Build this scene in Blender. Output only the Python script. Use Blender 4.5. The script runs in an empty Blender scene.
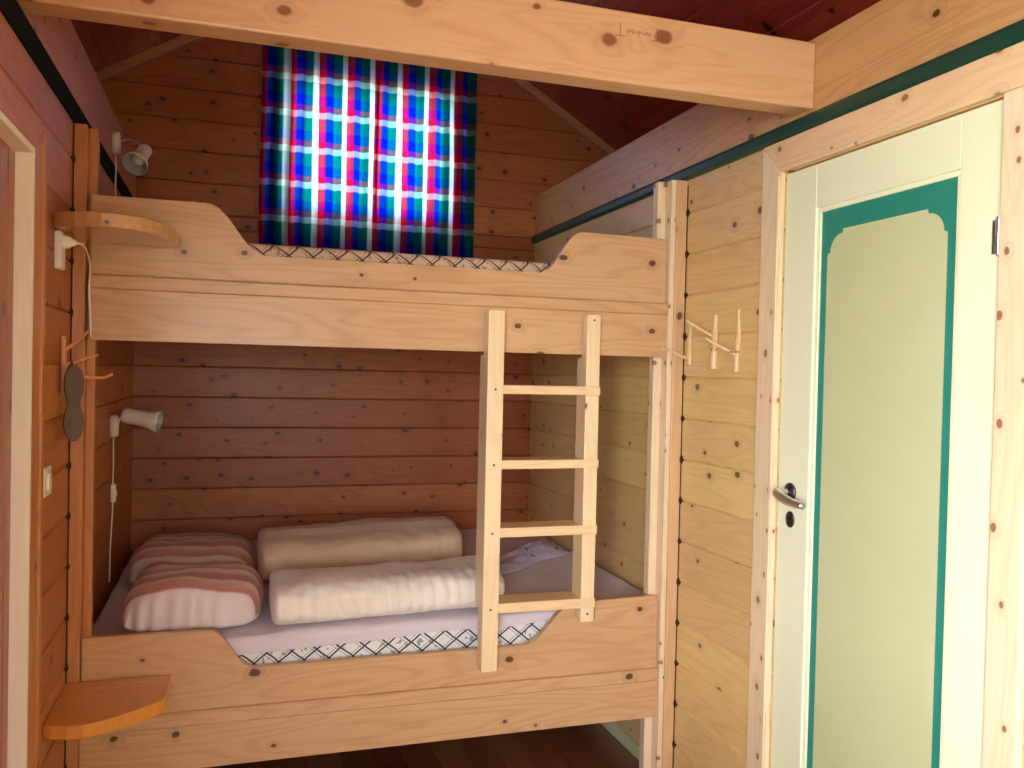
import bpy, bmesh, math, random
from mathutils import Vector, Matrix, noise as mn
random.seed(7)
C = bpy.context.scene.collection
PI = math.pi
W = 2.0; B = 1.635; YF = -4.7          # room width, back wall, front wall
ZS = 2.25; ZP = 2.466                  # plate underside, plate top
XL, XR = -1.35, 3.47                   # loft reaches beyond the side walls
def roof_z(x): return 3.60 - 0.605 * abs(x - 1.062)

# ------------------------------------------------------------------ helpers
def V(*a): return Vector(a)
def obj(name, bm, m, parent=None, smooth=False, keep=False):
    if not keep: bmesh.ops.recalc_face_normals(bm, faces=bm.faces)
    me = bpy.data.meshes.new(name)
    if parent is not None:
        off = parent_world(parent)
        bm.transform(Matrix.Translation(-off))
    bm.to_mesh(me); bm.free()
    if m: me.materials.append(m)
    if smooth:
        for p in me.polygons: p.use_smooth = True
    o = bpy.data.objects.new(name, me); C.objects.link(o)
    if parent is not None: o.parent = parent
    return o
def parent_world(o):
    v = Vector((0, 0, 0))
    while o is not None:
        v += o.location; o = o.parent
    return v
def thing(name, label, cat, loc=(0, 0, 0), group=None):
    o = bpy.data.objects.new(name, None); C.objects.link(o); o.location = loc
    o.empty_display_size = 0.05
    return tag(o, label, cat, group)
def tag(o, label, cat, group=None):
    o['label'] = label; o['category'] = cat
    if group: o['group'] = group
    return o
def struct(name, bm, m, parent=None, **k):
    o = obj(name, bm, m, parent, **k)
    if parent is None: o['kind'] = 'structure'
    return o
def bx(bm, x0, x1, y0, y1, z0, z1, bev=0.0, seg=2):
    r = bmesh.ops.create_cube(bm, size=1)
    vs = r['verts']
    for v in vs:
        v.co = Vector(((x0 + x1) / 2 + v.co.x * (x1 - x0), (y0 + y1) / 2 + v.co.y * (y1 - y0), (z0 + z1) / 2 + v.co.z * (z1 - z0)))
    if bev > 0:
        es = set(e for v in vs for e in v.link_edges)
        bmesh.ops.bevel(bm, geom=list(es), offset=bev, segments=seg, affect='EDGES', profile=0.5)
    return bm
def box(*a, **k): return bx(bmesh.new(), *a, **k)
def prism(bm, pts, axis, a0, a1, bev=0.0, seg=2):
    """polygon pts in the plane across `axis`, extruded a0..a1. axis 0:(y,z) 1:(x,z) 2:(x,y)"""
    def mk(p, a):
        if axis == 0: return Vector((a, p[0], p[1]))
        if axis == 1: return Vector((p[0], a, p[1]))
        return Vector((p[0], p[1], a))
    lo = [bm.verts.new(mk(p, a0)) for p in pts]
    hi = [bm.verts.new(mk(p, a1)) for p in pts]
    f0 = bm.faces.new(lo); f1 = bm.faces.new(hi)
    n = len(pts)
    for i in range(n): bm.faces.new([lo[i], lo[(i + 1) % n], hi[(i + 1) % n], hi[i]])
    if bev > 0:
        es = list(set(list(f0.edges) + list(f1.edges)))
        bmesh.ops.bevel(bm, geom=es, offset=bev, segments=seg, affect='EDGES', profile=0.5)
    return bm
def frame_of(d):
    d = d.normalized(); up = Vector((0, 0, 1)) if abs(d.z) < .9 else Vector((1, 0, 0))
    a = d.cross(up).normalized(); b = d.cross(a).normalized()
    return a, b
def lathe(bm, org, d, prof, n=28):
    """prof: list of (distance along d, radius)"""
    org = Vector(org); d = Vector(d).normalized(); a, b = frame_of(d)
    rings = []
    for t, r in prof:
        if r < 1e-5: rings.append([bm.verts.new(org + d * t)])
        else: rings.append([bm.verts.new(org + d * t + (a * math.cos(2 * PI * i / n) + b * math.sin(2 * PI * i / n)) * r) for i in range(n)])
    for r0, r1 in zip(rings, rings[1:]):
        for i in range(n):
            j = (i + 1) % n
            if len(r0) == 1 and len(r1) > 1: bm.faces.new([r0[0], r1[i], r1[j]])
            elif len(r1) == 1 and len(r0) > 1: bm.faces.new([r0[i], r0[j], r1[0]])
            elif len(r0) > 1: bm.faces.new([r0[i], r0[j], r1[j], r1[i]])
    return bm
def smooth_path(pts, k=6):
    pts = [Vector(p) for p in pts]; out = []
    P = [pts[0] * 2 - pts[1]] + pts + [pts[-1] * 2 - pts[-2]]
    for i in range(1, len(P) - 2):
        for s in range(k):
            t = s / k
            out.append(0.5 * ((2 * P[i]) + (-P[i-1] + P[i+1]) * t + (2*P[i-1] - 5*P[i] + 4*P[i+1] - P[i+2]) * t*t + (-P[i-1] + 3*P[i] - 3*P[i+1] + P[i+2]) * t**3))
    out.append(pts[-1]); return out
def tube(bm, pts, rad, n=10, k=6):
    P = smooth_path(pts, k) if k else [Vector(p) for p in pts]
    m = len(P); rings = []; a = None
    for i, p in enumerate(P):
        d = (P[min(i + 1, m - 1)] - P[max(i - 1, 0)]).normalized()
        if a is None: a, b = frame_of(d)
        else:
            a = (a - d * a.dot(d)).normalized(); b = d.cross(a)
        t = i / (m - 1)
        r = rad(t) if callable(rad) else rad
        rings.append([bm.verts.new(p + (a * math.cos(2 * PI * j / n) + b * math.sin(2 * PI * j / n)) * r) for j in range(n)])
    for r0, r1 in zip(rings, rings[1:]):
        for j in range(n): bm.faces.new([r0[j], r0[(j+1) % n], r1[(j+1) % n], r1[j]])
    bm.faces.new(rings[0]); bm.faces.new(rings[-1])
    return bm
def boards(bm, mp, u0, u1, v0, v1, bh, thick, holes=(), voff=0.0, c=0.007, cw=0.0055):
    """tongue and groove cladding. mp(u,v,d): local -> world, d = depth into the wall."""
    k = math.floor((v0 - voff) / bh); rows = []
    while True:
        a = voff + k * bh; b = a + bh; k += 1
        if b <= v0 + 1e-6: continue
        if a >= v1 - 1e-6: break
        rows.append((max(a, v0), min(b, v1)))
    for a, b in rows:
        cuts = sorted(set([a, b] + [h[2] for h in holes if a < h[2] < b] + [h[3] for h in holes if a < h[3] < b]))
        for p, q in zip(cuts, cuts[1:]):
            mid = (p + q) / 2; spans = [(u0, u1)]
            for h in holes:
                if h[2] < mid < h[3]:
                    ns = []
                    for s0, s1 in spans:
                        if h[1] <= s0 or h[0] >= s1: ns.append((s0, s1)); continue
                        if h[0] > s0: ns.append((s0, h[0]))
                        if h[1] < s1: ns.append((h[1], s1))
                    spans = ns
            for s0, s1 in spans:
                ca = cw if abs(p - a) < 1e-6 else 0; cb = cw if abs(q - b) < 1e-6 else 0
                sec = [(p, c if ca else 0), (p + max(ca, 1e-4), 0), (q - max(cb, 1e-4), 0), (q, c if cb else 0), (q, thick), (p, thick)]
                lo = [bm.verts.new(mp(s0, v, d)) for v, d in sec]; hi = [bm.verts.new(mp(s1, v, d)) for v, d in sec]
                bm.faces.new(lo); bm.faces.new(hi)
                for i in range(6): bm.faces.new([lo[i], lo[(i+1) % 6], hi[(i+1) % 6], hi[i]])
    return bm

# ------------------------------------------------------------------ materials
class NT:
    def __init__(s, name):
        s.m = bpy.data.materials.new(name); s.m.use_nodes = True
        s.t = s.m.node_tree; s.n = s.t.nodes; s.n.clear()
        s.out = s.n.new('ShaderNodeOutputMaterial')
    def add(s, t, **k):
        n = s.n.new(t)
        for a, b in k.items(): setattr(n, a, b)
        return n
    def ln(s, a, b): s.t.links.new(a, b)
    def put(s, sock, v):
        if hasattr(v, 'links') or isinstance(v, bpy.types.NodeSocket): s.ln(v, sock)
        else: sock.default_value = v
    def math(s, op, a, b=None, c=None, clamp=False):
        n = s.add('ShaderNodeMath', operation=op, use_clamp=clamp)
        s.put(n.inputs[0], a)
        if b is not None: s.put(n.inputs[1], b)
        if c is not None: s.put(n.inputs[2], c)
        return n.outputs[0]
    def comb(s, x, y, z):
        n = s.add('ShaderNodeCombineXYZ')
        for i, v in enumerate((x, y, z)): s.put(n.inputs[i], v)
        return n.outputs[0]
    def xyz(s, src='Object'):
        tc = s.add('ShaderNodeTexCoord'); sp = s.add('ShaderNodeSeparateXYZ'); s.ln(tc.outputs[src], sp.inputs[0])
        return sp.outputs[0], sp.outputs[1], sp.outputs[2]
    def mix(s, f, a, b, mode='MIX'):
        n = s.add('ShaderNodeMix', data_type='RGBA', blend_type=mode)
        s.put(n.inputs[0], f)
        s.put(n.inputs[6], a if not isinstance(a, tuple) else a + (1,) if len(a) == 3 else a)
        s.put(n.inputs[7], b if not isinstance(b, tuple) else b + (1,) if len(b) == 3 else b)
        return n.outputs[2]
    def sstep(s, x, a, b):
        n = s.add('ShaderNodeMapRange', interpolation_type='SMOOTHSTEP')
        s.put(n.inputs[0], x); n.inputs[1].default_value = a; n.inputs[2].default_value = b
        return n.outputs[0]
    def noise(s, vec, scale, detail=2, rough=.5, dist=0):
        n = s.add('ShaderNodeTexNoise'); s.ln(vec, n.inputs['Vector'])
        n.inputs['Scale'].default_value = scale; n.inputs['Detail'].default_value = detail
        n.inputs['Roughness'].default_value = rough; n.inputs['Distortion'].default_value = dist
        return n.outputs[0]
    def bsdf(s, col, rough=.5, metal=0, bump=None, spec=.5, coat=0, link=True, sheen=0):
        p = s.add('ShaderNodeBsdfPrincipled')
        s.put(p.inputs['Base Color'], col + (1,) if isinstance(col, tuple) else col)
        s.put(p.inputs['Roughness'], rough); p.inputs['Metallic'].default_value = metal
        p.inputs['Specular IOR Level'].default_value = spec
        p.inputs['Coat Weight'].default_value = coat; p.inputs['Coat Roughness'].default_value = .25
        p.inputs['Sheen Weight'].default_value = sheen
        if bump is not None:
            h, st, di = bump; b = s.add('ShaderNodeBump'); s.ln(h, b.inputs['Height'])
            b.inputs['Strength'].default_value = st; b.inputs['Distance'].default_value = di
            s.ln(b.outputs[0], p.inputs['Normal'])
        if link: s.ln(p.outputs[0], s.out.inputs[0])
        return p

def wood(name, light, dark, knotc, along=0, across=2, bh=0, voff=0.0, rough=.38, coat=.25, kn=5.5, kr=.075, kp=.5, seed=0.0, vary=.18, grain=1.0):
    t = NT(name); co = t.xyz(); A = co[along]; S = co[across]; D = co[3 - along - across]
    if bh:
        idn = t.math('FLOOR', t.math('DIVIDE', t.math('SUBTRACT', S, voff), bh))
        wn = t.add('ShaderNodeTexWhiteNoise', noise_dimensions='1D'); t.ln(t.math('ADD', idn, seed + .37), wn.inputs['W'])
        rnd = wn.outputs[0]
        A = t.math('ADD', A, t.math('MULTIPLY', rnd, 9.7))
        S2 = t.math('ADD', S, t.math('MULTIPLY', rnd, 3.1))
    else:
        rnd = None; S2 = S
    A = t.math('ADD', A, seed * 1.37); SD = t.math('ADD', S2, D)
    # knots: sparse cells, each with its own size
    kv = t.comb(t.math('MULTIPLY', A, .75), SD, seed)
    vo = t.add('ShaderNodeTexVoronoi', voronoi_dimensions='2D', feature='F1'); t.ln(kv, vo.inputs['Vector'])
    vo.inputs['Scale'].default_value = kn
    sc = t.add('ShaderNodeSeparateColor'); t.ln(vo.outputs['Color'], sc.inputs[0])
    has = t.math('LESS_THAN', sc.outputs[0], kp)
    size = t.math('MULTIPLY', has, t.math('MULTIPLY_ADD', sc.outputs[1], kr, kr * .45))
    wob = t.noise(t.comb(t.math('MULTIPLY', A, 30), t.math('MULTIPLY', SD, 30), 0), 1.3, 1)
    dist = t.math('ADD', vo.outputs['Distance'], t.math('MULTIPLY_ADD', wob, .05, -.025))
    q = t.math('DIVIDE', dist, t.math('MAXIMUM', size, .004))
    knot = t.math('MULTIPLY', has, t.math('SUBTRACT', 1, t.sstep(q, .65, 1.05)))
    halo = t.math('MULTIPLY', has, t.math('SUBTRACT', 1, t.sstep(q, .9, 3.2)))
    # grain: contour lines of a stretched noise, bent round the knots
    gv = t.comb(t.math('MULTIPLY', A, 1.0), t.math('MULTIPLY', S2, 8.0), t.math('MULTIPLY', D, 8.0))
    g0 = t.noise(gv, 1.0, 2, .4)
    g0 = t.math('ADD', g0, t.math('MULTIPLY', halo, .10))
    ring = t.math('PINGPONG', t.math('MULTIPLY', g0, 26), 1.0)
    ring = t.sstep(ring, .35, 1.0)
    fv = t.comb(t.math('MULTIPLY', A, 5), t.math('MULTIPLY', S2, 170), t.math('MULTIPLY', D, 170))
    fine = t.noise(fv, 1.0, 2, .6)
    big = t.noise(t.comb(t.math('MULTIPLY', A, 1.1), t.math('MULTIPLY', S2, 4), D), 1.0, 1)
    f = t.math('ADD', t.math('MULTIPLY', ring, .36 * grain), t.math('MULTIPLY_ADD', fine, .75 * grain, -.20), clamp=True)
    f = t.math('ADD', f, t.math('MULTIPLY_ADD', big, .6, -.3), clamp=True)
    col = t.mix(f, light, dark)
    col = t.mix(t.math('MULTIPLY', halo, .22), col, tuple(a * .5 + b * .5 for a, b in zip(dark, knotc)))
    col = t.mix(t.math('MULTIPLY', knot, .95), col, knotc)
    if rnd is not None:
        hs = t.add('ShaderNodeHueSaturation'); t.ln(col, hs.inputs['Color'])
        t.ln(t.math('MULTIPLY_ADD', rnd, vary * 2, 1 - vary), hs.inputs['Value'])
        t.ln(t.math('MULTIPLY_ADD', rnd, .016, .494), hs.inputs['Hue'])
        col = hs.outputs[0]
    t.bsdf(col, t.math('MULTIPLY_ADD', fine, .15, rough - .07), bump=(fine, .06, .002), coat=coat)
    return t.m

K = (.10, .025, .008)
PL, PD = (.66, .42, .235), (.51, .275, .13)       # honey pine
M = {}
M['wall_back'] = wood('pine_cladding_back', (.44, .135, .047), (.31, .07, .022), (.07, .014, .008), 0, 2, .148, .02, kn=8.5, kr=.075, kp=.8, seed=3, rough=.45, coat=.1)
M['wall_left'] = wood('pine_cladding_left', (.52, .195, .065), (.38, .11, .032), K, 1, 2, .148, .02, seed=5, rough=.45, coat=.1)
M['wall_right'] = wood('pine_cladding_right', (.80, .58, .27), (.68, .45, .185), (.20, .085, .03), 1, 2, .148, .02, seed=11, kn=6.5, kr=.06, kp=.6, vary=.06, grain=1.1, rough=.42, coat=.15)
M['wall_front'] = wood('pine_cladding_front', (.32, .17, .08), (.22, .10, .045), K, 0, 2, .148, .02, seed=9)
M['roof'] = wood('stained_roof_boards', (.34, .042, .020), (.20, .02, .011), (.02, .004, .003), 1, 0, .10, 0, seed=2, kn=6, vary=.25, rough=.4, coat=.25)
M['soffit'] = wood('loft_floor_boards', PL, PD, K, 1, 0, .12, 0, seed=6)
M['floor'] = wood('floor_planks', (.24, .075, .035), (.14, .035, .016), (.04, .01, .006), 1, 0, .12, .03, seed=8, vary=.3, rough=.35, coat=.4)
M['px'] = wood('pine_along_x', PL, PD, K, 0, 2, seed=1, kn=5, kr=.06, kp=.6)
M['beam'] = wood('pine_beam', (.68, .41, .23), (.55, .29, .14), (.24, .085, .03), 0, 2, seed=4.2, kn=6.5, kr=.10, kp=.75, grain=.9)
M['py'] = wood('pine_along_y', (.62, .36, .16), (.46, .22, .085), K, 1, 2, seed=7, kn=7, kr=.07, kp=.75)
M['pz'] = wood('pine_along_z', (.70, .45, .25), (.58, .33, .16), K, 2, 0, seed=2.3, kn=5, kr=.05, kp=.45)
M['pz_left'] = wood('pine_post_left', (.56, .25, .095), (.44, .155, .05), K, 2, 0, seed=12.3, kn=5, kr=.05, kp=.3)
M['casing'] = wood('pale_casing_pine', (.88, .72, .50), (.76, .56, .35), (.33, .13, .06), 2, 1, seed=6.6, kn=11, kr=.08, kp=.8, coat=.15)
M['casing_y'] = wood('pale_casing_pine_level', (.86, .62, .39), (.74, .47, .26), (.33, .13, .06), 1, 2, seed=8.6, kn=10, kr=.08, kp=.8, coat=.15)
M['lad'] = wood('ladder_pine', (.89, .71, .47), (.80, .57, .33), K, 2, 0, seed=4.4, kn=4.5, kr=.035, kp=.4, coat=.2)
M['rung'] = wood('ladder_rung_pine', (.87, .66, .40), (.74, .48, .25), K, 0, 1, seed=4.9, kn=5, kr=.03, kp=.3, coat=.2)
M['shelf'] = wood('shelf_pine', (.76, .34, .06), (.66, .26, .04), K, 0, 1, seed=5.5, kn=5, kr=.035, kp=.35, rough=.25, coat=.6)
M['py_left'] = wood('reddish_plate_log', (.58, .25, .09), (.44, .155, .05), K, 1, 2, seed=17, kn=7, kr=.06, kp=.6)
M['gtrim'] = wood('reddish_gable_moulding', (.50, .22, .11), (.38, .14, .06), K, 0, 2, seed=5.9, kn=6, kr=.05, kp=.5)
M['jamb'] = wood('pale_planed_jamb', (.92, .89, .82), (.86, .81, .72), (.5, .35, .22), 2, 1, seed=1.6, kn=5, kr=.04, kp=.2, coat=0, rough=.6)
M['twig'] = wood('peeled_twig', (.80, .60, .34), (.66, .42, .2), (.3, .12, .05), 2, 0, seed=1.1, kn=18, kr=.05, kp=.25, coat=.1)
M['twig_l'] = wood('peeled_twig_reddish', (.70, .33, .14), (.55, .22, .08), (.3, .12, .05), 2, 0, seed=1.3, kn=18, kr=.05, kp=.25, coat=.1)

def plain(name, col, rough=.5, metal=0, bumpy=0, nscale=40, var=.06, spec=.5, coat=0):
    t = NT(name); x, y, z = t.xyz(); v = t.comb(x, y, z)
    n = t.noise(v, nscale, 3); n2 = t.noise(v, 4, 2)
    c = t.mix(t.math('MULTIPLY_ADD', n2, 1.0, 0, clamp=True), tuple(min(1, a * (1 - var)) for a in col), tuple(min(1, a * (1 + var)) for a in col))
    t.bsdf(c, rough, metal, bump=(n, bumpy, .003) if bumpy else None, spec=spec, coat=coat)
    return t.m
M['door'] = plain('cream_door_paint', (.86, .90, .66), .42, var=.02)
M['panel'] = plain('olive_door_panel', (.58, .61, .36), .5, bumpy=.1, nscale=120, var=.05)
M['teal'] = plain('teal_paint', (.02, .25, .19), .45, bumpy=.15, nscale=60, var=.12)
M['green_strip'] = plain('dark_green_trim_paint', (.008, .055, .038), .4, bumpy=.2, nscale=50, var=.2)
M['black_strip'] = plain('near_black_trim_paint', (.005, .007, .006), .9, var=.2, spec=.15)
M['chrome'] = plain('polished_steel', (.75, .76, .80), .28, 1)
M['darkmetal'] = plain('dark_steel', (.10, .09, .10), .4, 1)
M['wplastic'] = plain('white_plastic', (.80, .80, .80), .35, var=.02)
M['wenamel'] = plain('white_enamel', (.82, .78, .76), .3, var=.02, coat=.3)
M['inner'] = plain('grey_lamp_inside', (.42, .46, .46), .35)
M['bulb'] = plain('frosted_bulb', (.85, .85, .80), .2)
M['plaque'] = plain('dark_grey_brown_wood', (.095, .06, .045), .55, bumpy=.2, nscale=70, var=.2)
M['baseboard'] = plain('pale_green_painted_board', (.62, .66, .42), .5)
M['gap'] = plain('black_hole', (.004, .003, .003), .9)
M['winframe'] = plain('white_window_paint', (.80, .80, .76), .45)

def glass():
    t = NT('window_glass'); a = t.add('ShaderNodeBsdfTransparent'); g = t.add('ShaderNodeBsdfGlossy'); g.inputs['Roughness'].default_value = .02
    m = t.add('ShaderNodeMixShader'); m.inputs[0].default_value = .06
    t.ln(a.outputs[0], m.inputs[1]); t.ln(g.outputs[0], m.inputs[2]); t.ln(m.outputs[0], t.out.inputs[0]); return t.m
M['glass'] = glass()

def plaid():
    t = NT('plaid_curtain_cloth'); uv = t.add('ShaderNodeUVMap'); sp = t.add('ShaderNodeSeparateXYZ'); t.ln(uv.outputs[0], sp.inputs[0])
    R = (.72, .006, .065); N = (.012, .035, .52); G = (.006, .25, .23); WH = (.93, .93, .90)
    def ramp(sock, stops):
        r = t.add('ShaderNodeValToRGB'); r.color_ramp.interpolation = 'LINEAR'; t.ln(sock, r.inputs[0]); e = r.color_ramp.elements
        pts = []
        for i, (p, c) in enumerate(stops):
            nx = stops[i + 1][0] if i + 1 < len(stops) else 1.0
            pts.append((p + .015 if i else 0, c)); pts.append((nx - .015 if i + 1 < len(stops) else 1.0, c))
        while len(e) > 1: e.remove(e[-1])
        e[0].position = pts[0][0]; e[0].color = pts[0][1] + (1,)
        for p, c in pts[1:]:
            q = e.new(p); q.color = c + (1,)
        return r.outputs[0]
    u = t.math('FRACT', sp.outputs[0]); v = t.math('FRACT', sp.outputs[1])
    warp = ramp(u, [(0, R), (.21, N), (.50, G), (.75, WH)])
    weft = ramp(v, [(0, R), (.17, N), (.46, G), (.82, WH)])
    mixc = t.mix(.33, warp, weft)
    x, y, z = t.xyz(); fib = t.noise(t.comb(t.math('MULTIPLY', x, 260), 0, t.math('MULTIPLY', z, 260)), 1, 1)
    mixc = t.mix(t.math('MULTIPLY', fib, .12), mixc, (.0, .0, .0))
    # thin cotton: what comes through is deeper coloured than what bounces off
    gam = t.add('ShaderNodeGamma'); t.ln(mixc, gam.inputs[0]); gam.inputs[1].default_value = 1.35
    gam2 = t.add('ShaderNodeGamma'); t.ln(mixc, gam2.inputs[0]); gam2.inputs[1].default_value = 1.75
    tc = t.mix(1.0, t.mix(1.0, gam2.outputs[0], (0, .003, .02), 'ADD'), (.31, .41, .43), 'MULTIPLY')
    d = t.add('ShaderNodeBsdfDiffuse'); t.ln(gam.outputs[0], d.inputs[0])
    tr = t.add('ShaderNodeBsdfTranslucent'); t.ln(tc, tr.inputs[0])
    m = t.add('ShaderNodeMixShader'); m.inputs[0].default_value = .5
    t.ln(d.outputs[0], m.inputs[1]); t.ln(tr.outputs[0], m.inputs[2]); t.ln(m.outputs[0], t.out.inputs[0]); return t.m
M['plaid'] = plaid()

def lattice(nm, base, ink):
    t = NT(nm); x, y, z = t.xyz('Object')
    a = t.math('ADD', x, y)
    wv = t.noise(t.comb(t.math('MULTIPLY', a, 8), t.math('MULTIPLY', z, 8), 0), 3, 1)
    ww = t.math('MULTIPLY_ADD', wv, .10, -.05)
    def lines(s, off, w):
        f = t.math('ADD', t.math('ADD', t.math('DIVIDE', a, .078), t.math('MULTIPLY', z, s / .062)), t.math('ADD', ww, off))
        d = t.math('ABSOLUTE', t.math('SUBTRACT', t.math('FRACT', f), .5))
        return t.math('SUBTRACT', 1, t.sstep(d, w * .5, w))
    L = t.math('MAXIMUM', lines(1, 0, .075), lines(-1, 0, .075))
    L = t.math('MAXIMUM', L, t.math('MULTIPLY', t.math('MAXIMUM', lines(1, .2, .03), lines(-1, .2, .03)), .7))
    spn = t.sstep(t.noise(t.comb(t.math('MULTIPLY', a, 1), z, 0), 45, 1), .62, .68)
    c = t.mix(t.math('MAXIMUM', L, t.math('MULTIPLY', spn, .6)), base, ink)
    t.bsdf(c, .8); return t.m
M['lattice'] = lattice('ticking_with_diamond_lattice', (.78, .80, .82), (.02, .025, .07))
M['lattice_upper'] = lattice('ticking_lattice_out_of_window_light', (.70, .50, .38), (.09, .05, .05))  # same ticking; tone difference between bunks is window light put into the colour

def cloth(name, c1, c2, wr=.5, scale=9, rough=.85, dist=.01, fine=0):
    t = NT(name); x, y, z = t.xyz(); v = t.comb(x, y, z)
    n = t.noise(v, scale, 3, .5, .6); big = t.noise(v, 3, 1)
    c = t.mix(big, c1, c2)
    t.bsdf(c, rough, bump=(n, wr, dist), sheen=.2); return t.m
M['sheet'] = cloth('lilac_white_sheet', (.66, .60, .72), (.72, .66, .76), .35, 7)
M['duvet'] = cloth('cream_white_duvet', (.86, .79, .70), (.86, .82, .80), .5, 14)
M['duvet2'] = cloth('warm_cream_duvet', (.68, .47, .33), (.70, .52, .39), .5, 12)
def heap():
    t = NT('lilac_sheet_with_navy_print'); x, y, z = t.xyz(); v = t.comb(x, y, z)
    s = t.sstep(t.noise(v, 22, 2), .60, .66); far = t.sstep(x, .17, .22)
    c = t.mix(t.math('MULTIPLY', s, far), (.66, .60, .85), (.03, .04, .12))
    t.bsdf(c, .85, bump=(t.noise(v, 14, 2), .4, .01)); return t.m
M['heap'] = heap()
def stripes(name, sh):
    t = NT(name); uv = t.add('ShaderNodeUVMap'); sp = t.add('ShaderNodeSeparateXYZ'); t.ln(uv.outputs[0], sp.inputs[0])
    x, y, z = t.xyz(); wn = t.noise(t.comb(x, y, z), 5, 2)
    f = t.math('ADD', sp.outputs[1], t.math('MULTIPLY_ADD', wn, .05, sh))
    r = t.add('ShaderNodeValToRGB'); t.ln(t.math('FRACT', t.math('MULTIPLY', f, 1.0)), r.inputs[0]); e = r.color_ramp.elements
    PK = (.50, .20, .22); CR = (.78, .62, .53); WH = (.78, .70, .74); OR = (.66, .40, .33)
    st = [(0, WH), (.20, WH), (.22, PK), (.29, OR), (.31, CR), (.345, CR), (.36, PK), (.42, PK), (.44, OR), (.475, CR), (.50, PK), (.56, OR), (.58, CR), (.61, PK), (.68, PK), (.70, CR), (.74, OR), (.80, PK), (.84, CR), (.90, PK), (1, WH)]
    while len(e) > 1: e.remove(e[-1])
    e[0].position = 0; e[0].color = st[0][1] + (1,)
    for p, c in st[1:]:
        q = e.new(p); q.color = c + (1,)
    t.bsdf(r.outputs[0], .85, bump=(t.noise(t.comb(x, y, z), 16, 3, .5, .5), .5, .008), sheen=.2); return t.m
M['stripe'] = stripes('pink_cream_striped_cotton', 0.0)

# ------------------------------------------------------------------ room shell
DY0, DY1, DZ = -1.352, -.592, 2.112                 # right door opening
LO0, LO1, LOZ = -1.45, -.572, 1.988                  # opening in the left wall
LW = (-4.35, -2.45, .80, 2.15)                      # window in left wall beside the viewer
BW = (.68, 1.53, 2.27, 2.97)                        # gable window behind the curtains
FW = (.45, .85, 1.25, 2.0)                         # window behind the viewer
T = .05
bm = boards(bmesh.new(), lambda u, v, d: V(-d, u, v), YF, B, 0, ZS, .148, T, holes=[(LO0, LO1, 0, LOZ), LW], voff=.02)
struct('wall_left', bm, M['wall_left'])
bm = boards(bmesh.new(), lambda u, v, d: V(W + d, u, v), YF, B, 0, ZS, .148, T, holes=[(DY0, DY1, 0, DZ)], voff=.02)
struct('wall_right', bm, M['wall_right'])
def gable(y, s, holes):
    bm = bmesh.new()
    boards(bm, lambda u, v, d: V(u, y + s * d, v), -.05, W + .05, 0, ZS - .08, .148, T, holes=holes, voff=.02)
    boards(bm, lambda u, v, d: V(u, y + s * d, v), XL, XR, ZS - .08, 3.72, .148, T, holes=holes, voff=.02)
    for v in list(bm.verts): pass
    # trim to the roof slopes
    for nx in (-1, 1):
        n = Vector((.605 * nx, 0, 1)).normalized()
        g = bm.verts[:] + bm.edges[:] + bm.faces[:]
        bmesh.ops.bisect_plane(bm, geom=g, plane_co=Vector((1.062, 0, 3.66)), plane_no=n, clear_outer=True)
    return bm
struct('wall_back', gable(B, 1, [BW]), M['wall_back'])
struct('wall_front', gable(YF, -1, [FW]), M['wall_front'])
fl = boards(bmesh.new(), lambda u, v, d: V(v, u, -d), YF, B, -.05, W + .05, .12, .05, voff=.03, c=.003, cw=.002)
struct('floor', fl, M['floor'])
bm = bmesh.new()
L = math.hypot(1, .605)
for s in (-1, 1):
    n = Vector((.605 * s, 0, 1)).normalized()
    boards(bm, lambda u, v, d: V(1.062 + s * v / L, u, 3.60 - .605 * v / L) + n * d, YF - .05, B + .05, 0, 2.42 * L, .10 * L, .04, c=.004, cw=.004)
struct('ceiling', bm, M['roof'])
bm = boards(bmesh.new(), lambda u, v, d: V(v, u, 2.17 + d), YF, B, XL - .02, -.0501, .12, .03)
boards(bm, lambda u, v, d: V(v, u, 2.17 + d), YF, B, W + .0501, XR + .02, .12, .03)
struct('ceiling_side', bm, M['soffit'])
# plates (squared logs) on the side walls, the painted strip under them
tn = [0]
def trim(bm, m, **k):
    tn[0] += 1; return struct('trim_%d' % tn[0], bm, m, **k)
for x0, x1 in ((-.10, .0), (W, W + .10)):
    bm = bmesh.new()
    zsplit = 2.36
    for a, b in ((ZS, zsplit), (zsplit, ZP)):
        prism(bm, [(x0, a), (x1, a), (x1, a), (x1, b), (x0, b)][0:2] + [(x1, b), (x0, b)], 1, YF, B, bev=.006)
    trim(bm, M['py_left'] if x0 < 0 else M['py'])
M['dk'] = plain('joint_gap_shade', (.035, .012, .006), .9)
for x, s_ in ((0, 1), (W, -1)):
    # solid dark blobs and strip stand for the shade in the board-joint gaps
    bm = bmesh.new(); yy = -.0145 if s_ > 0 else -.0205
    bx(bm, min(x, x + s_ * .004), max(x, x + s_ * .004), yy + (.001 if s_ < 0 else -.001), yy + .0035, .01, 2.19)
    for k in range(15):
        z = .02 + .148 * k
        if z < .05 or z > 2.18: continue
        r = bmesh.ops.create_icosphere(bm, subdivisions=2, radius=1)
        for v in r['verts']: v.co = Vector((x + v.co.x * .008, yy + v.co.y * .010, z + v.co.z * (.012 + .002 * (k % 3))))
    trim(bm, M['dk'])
def strip(x, s, m):
    if s > 0: pts = [(x, 2.197), (x + s * .005, 2.197), (x + s * .007, 2.20), (x + s * .007, 2.258), (x + s * .005, 2.262), (x, 2.262)]
    else: pts = [(x, 2.209), (x + s * .010, 2.210), (x + s * .018, 2.219), (x + s * .018, 2.242), (x + s * .012, 2.253), (x, 2.254)]
    return trim(prism(bmesh.new(), pts, 1, YF, B), m)
strip(0, 1, M['black_strip']); strip(W, -1, M['green_strip'])
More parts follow.
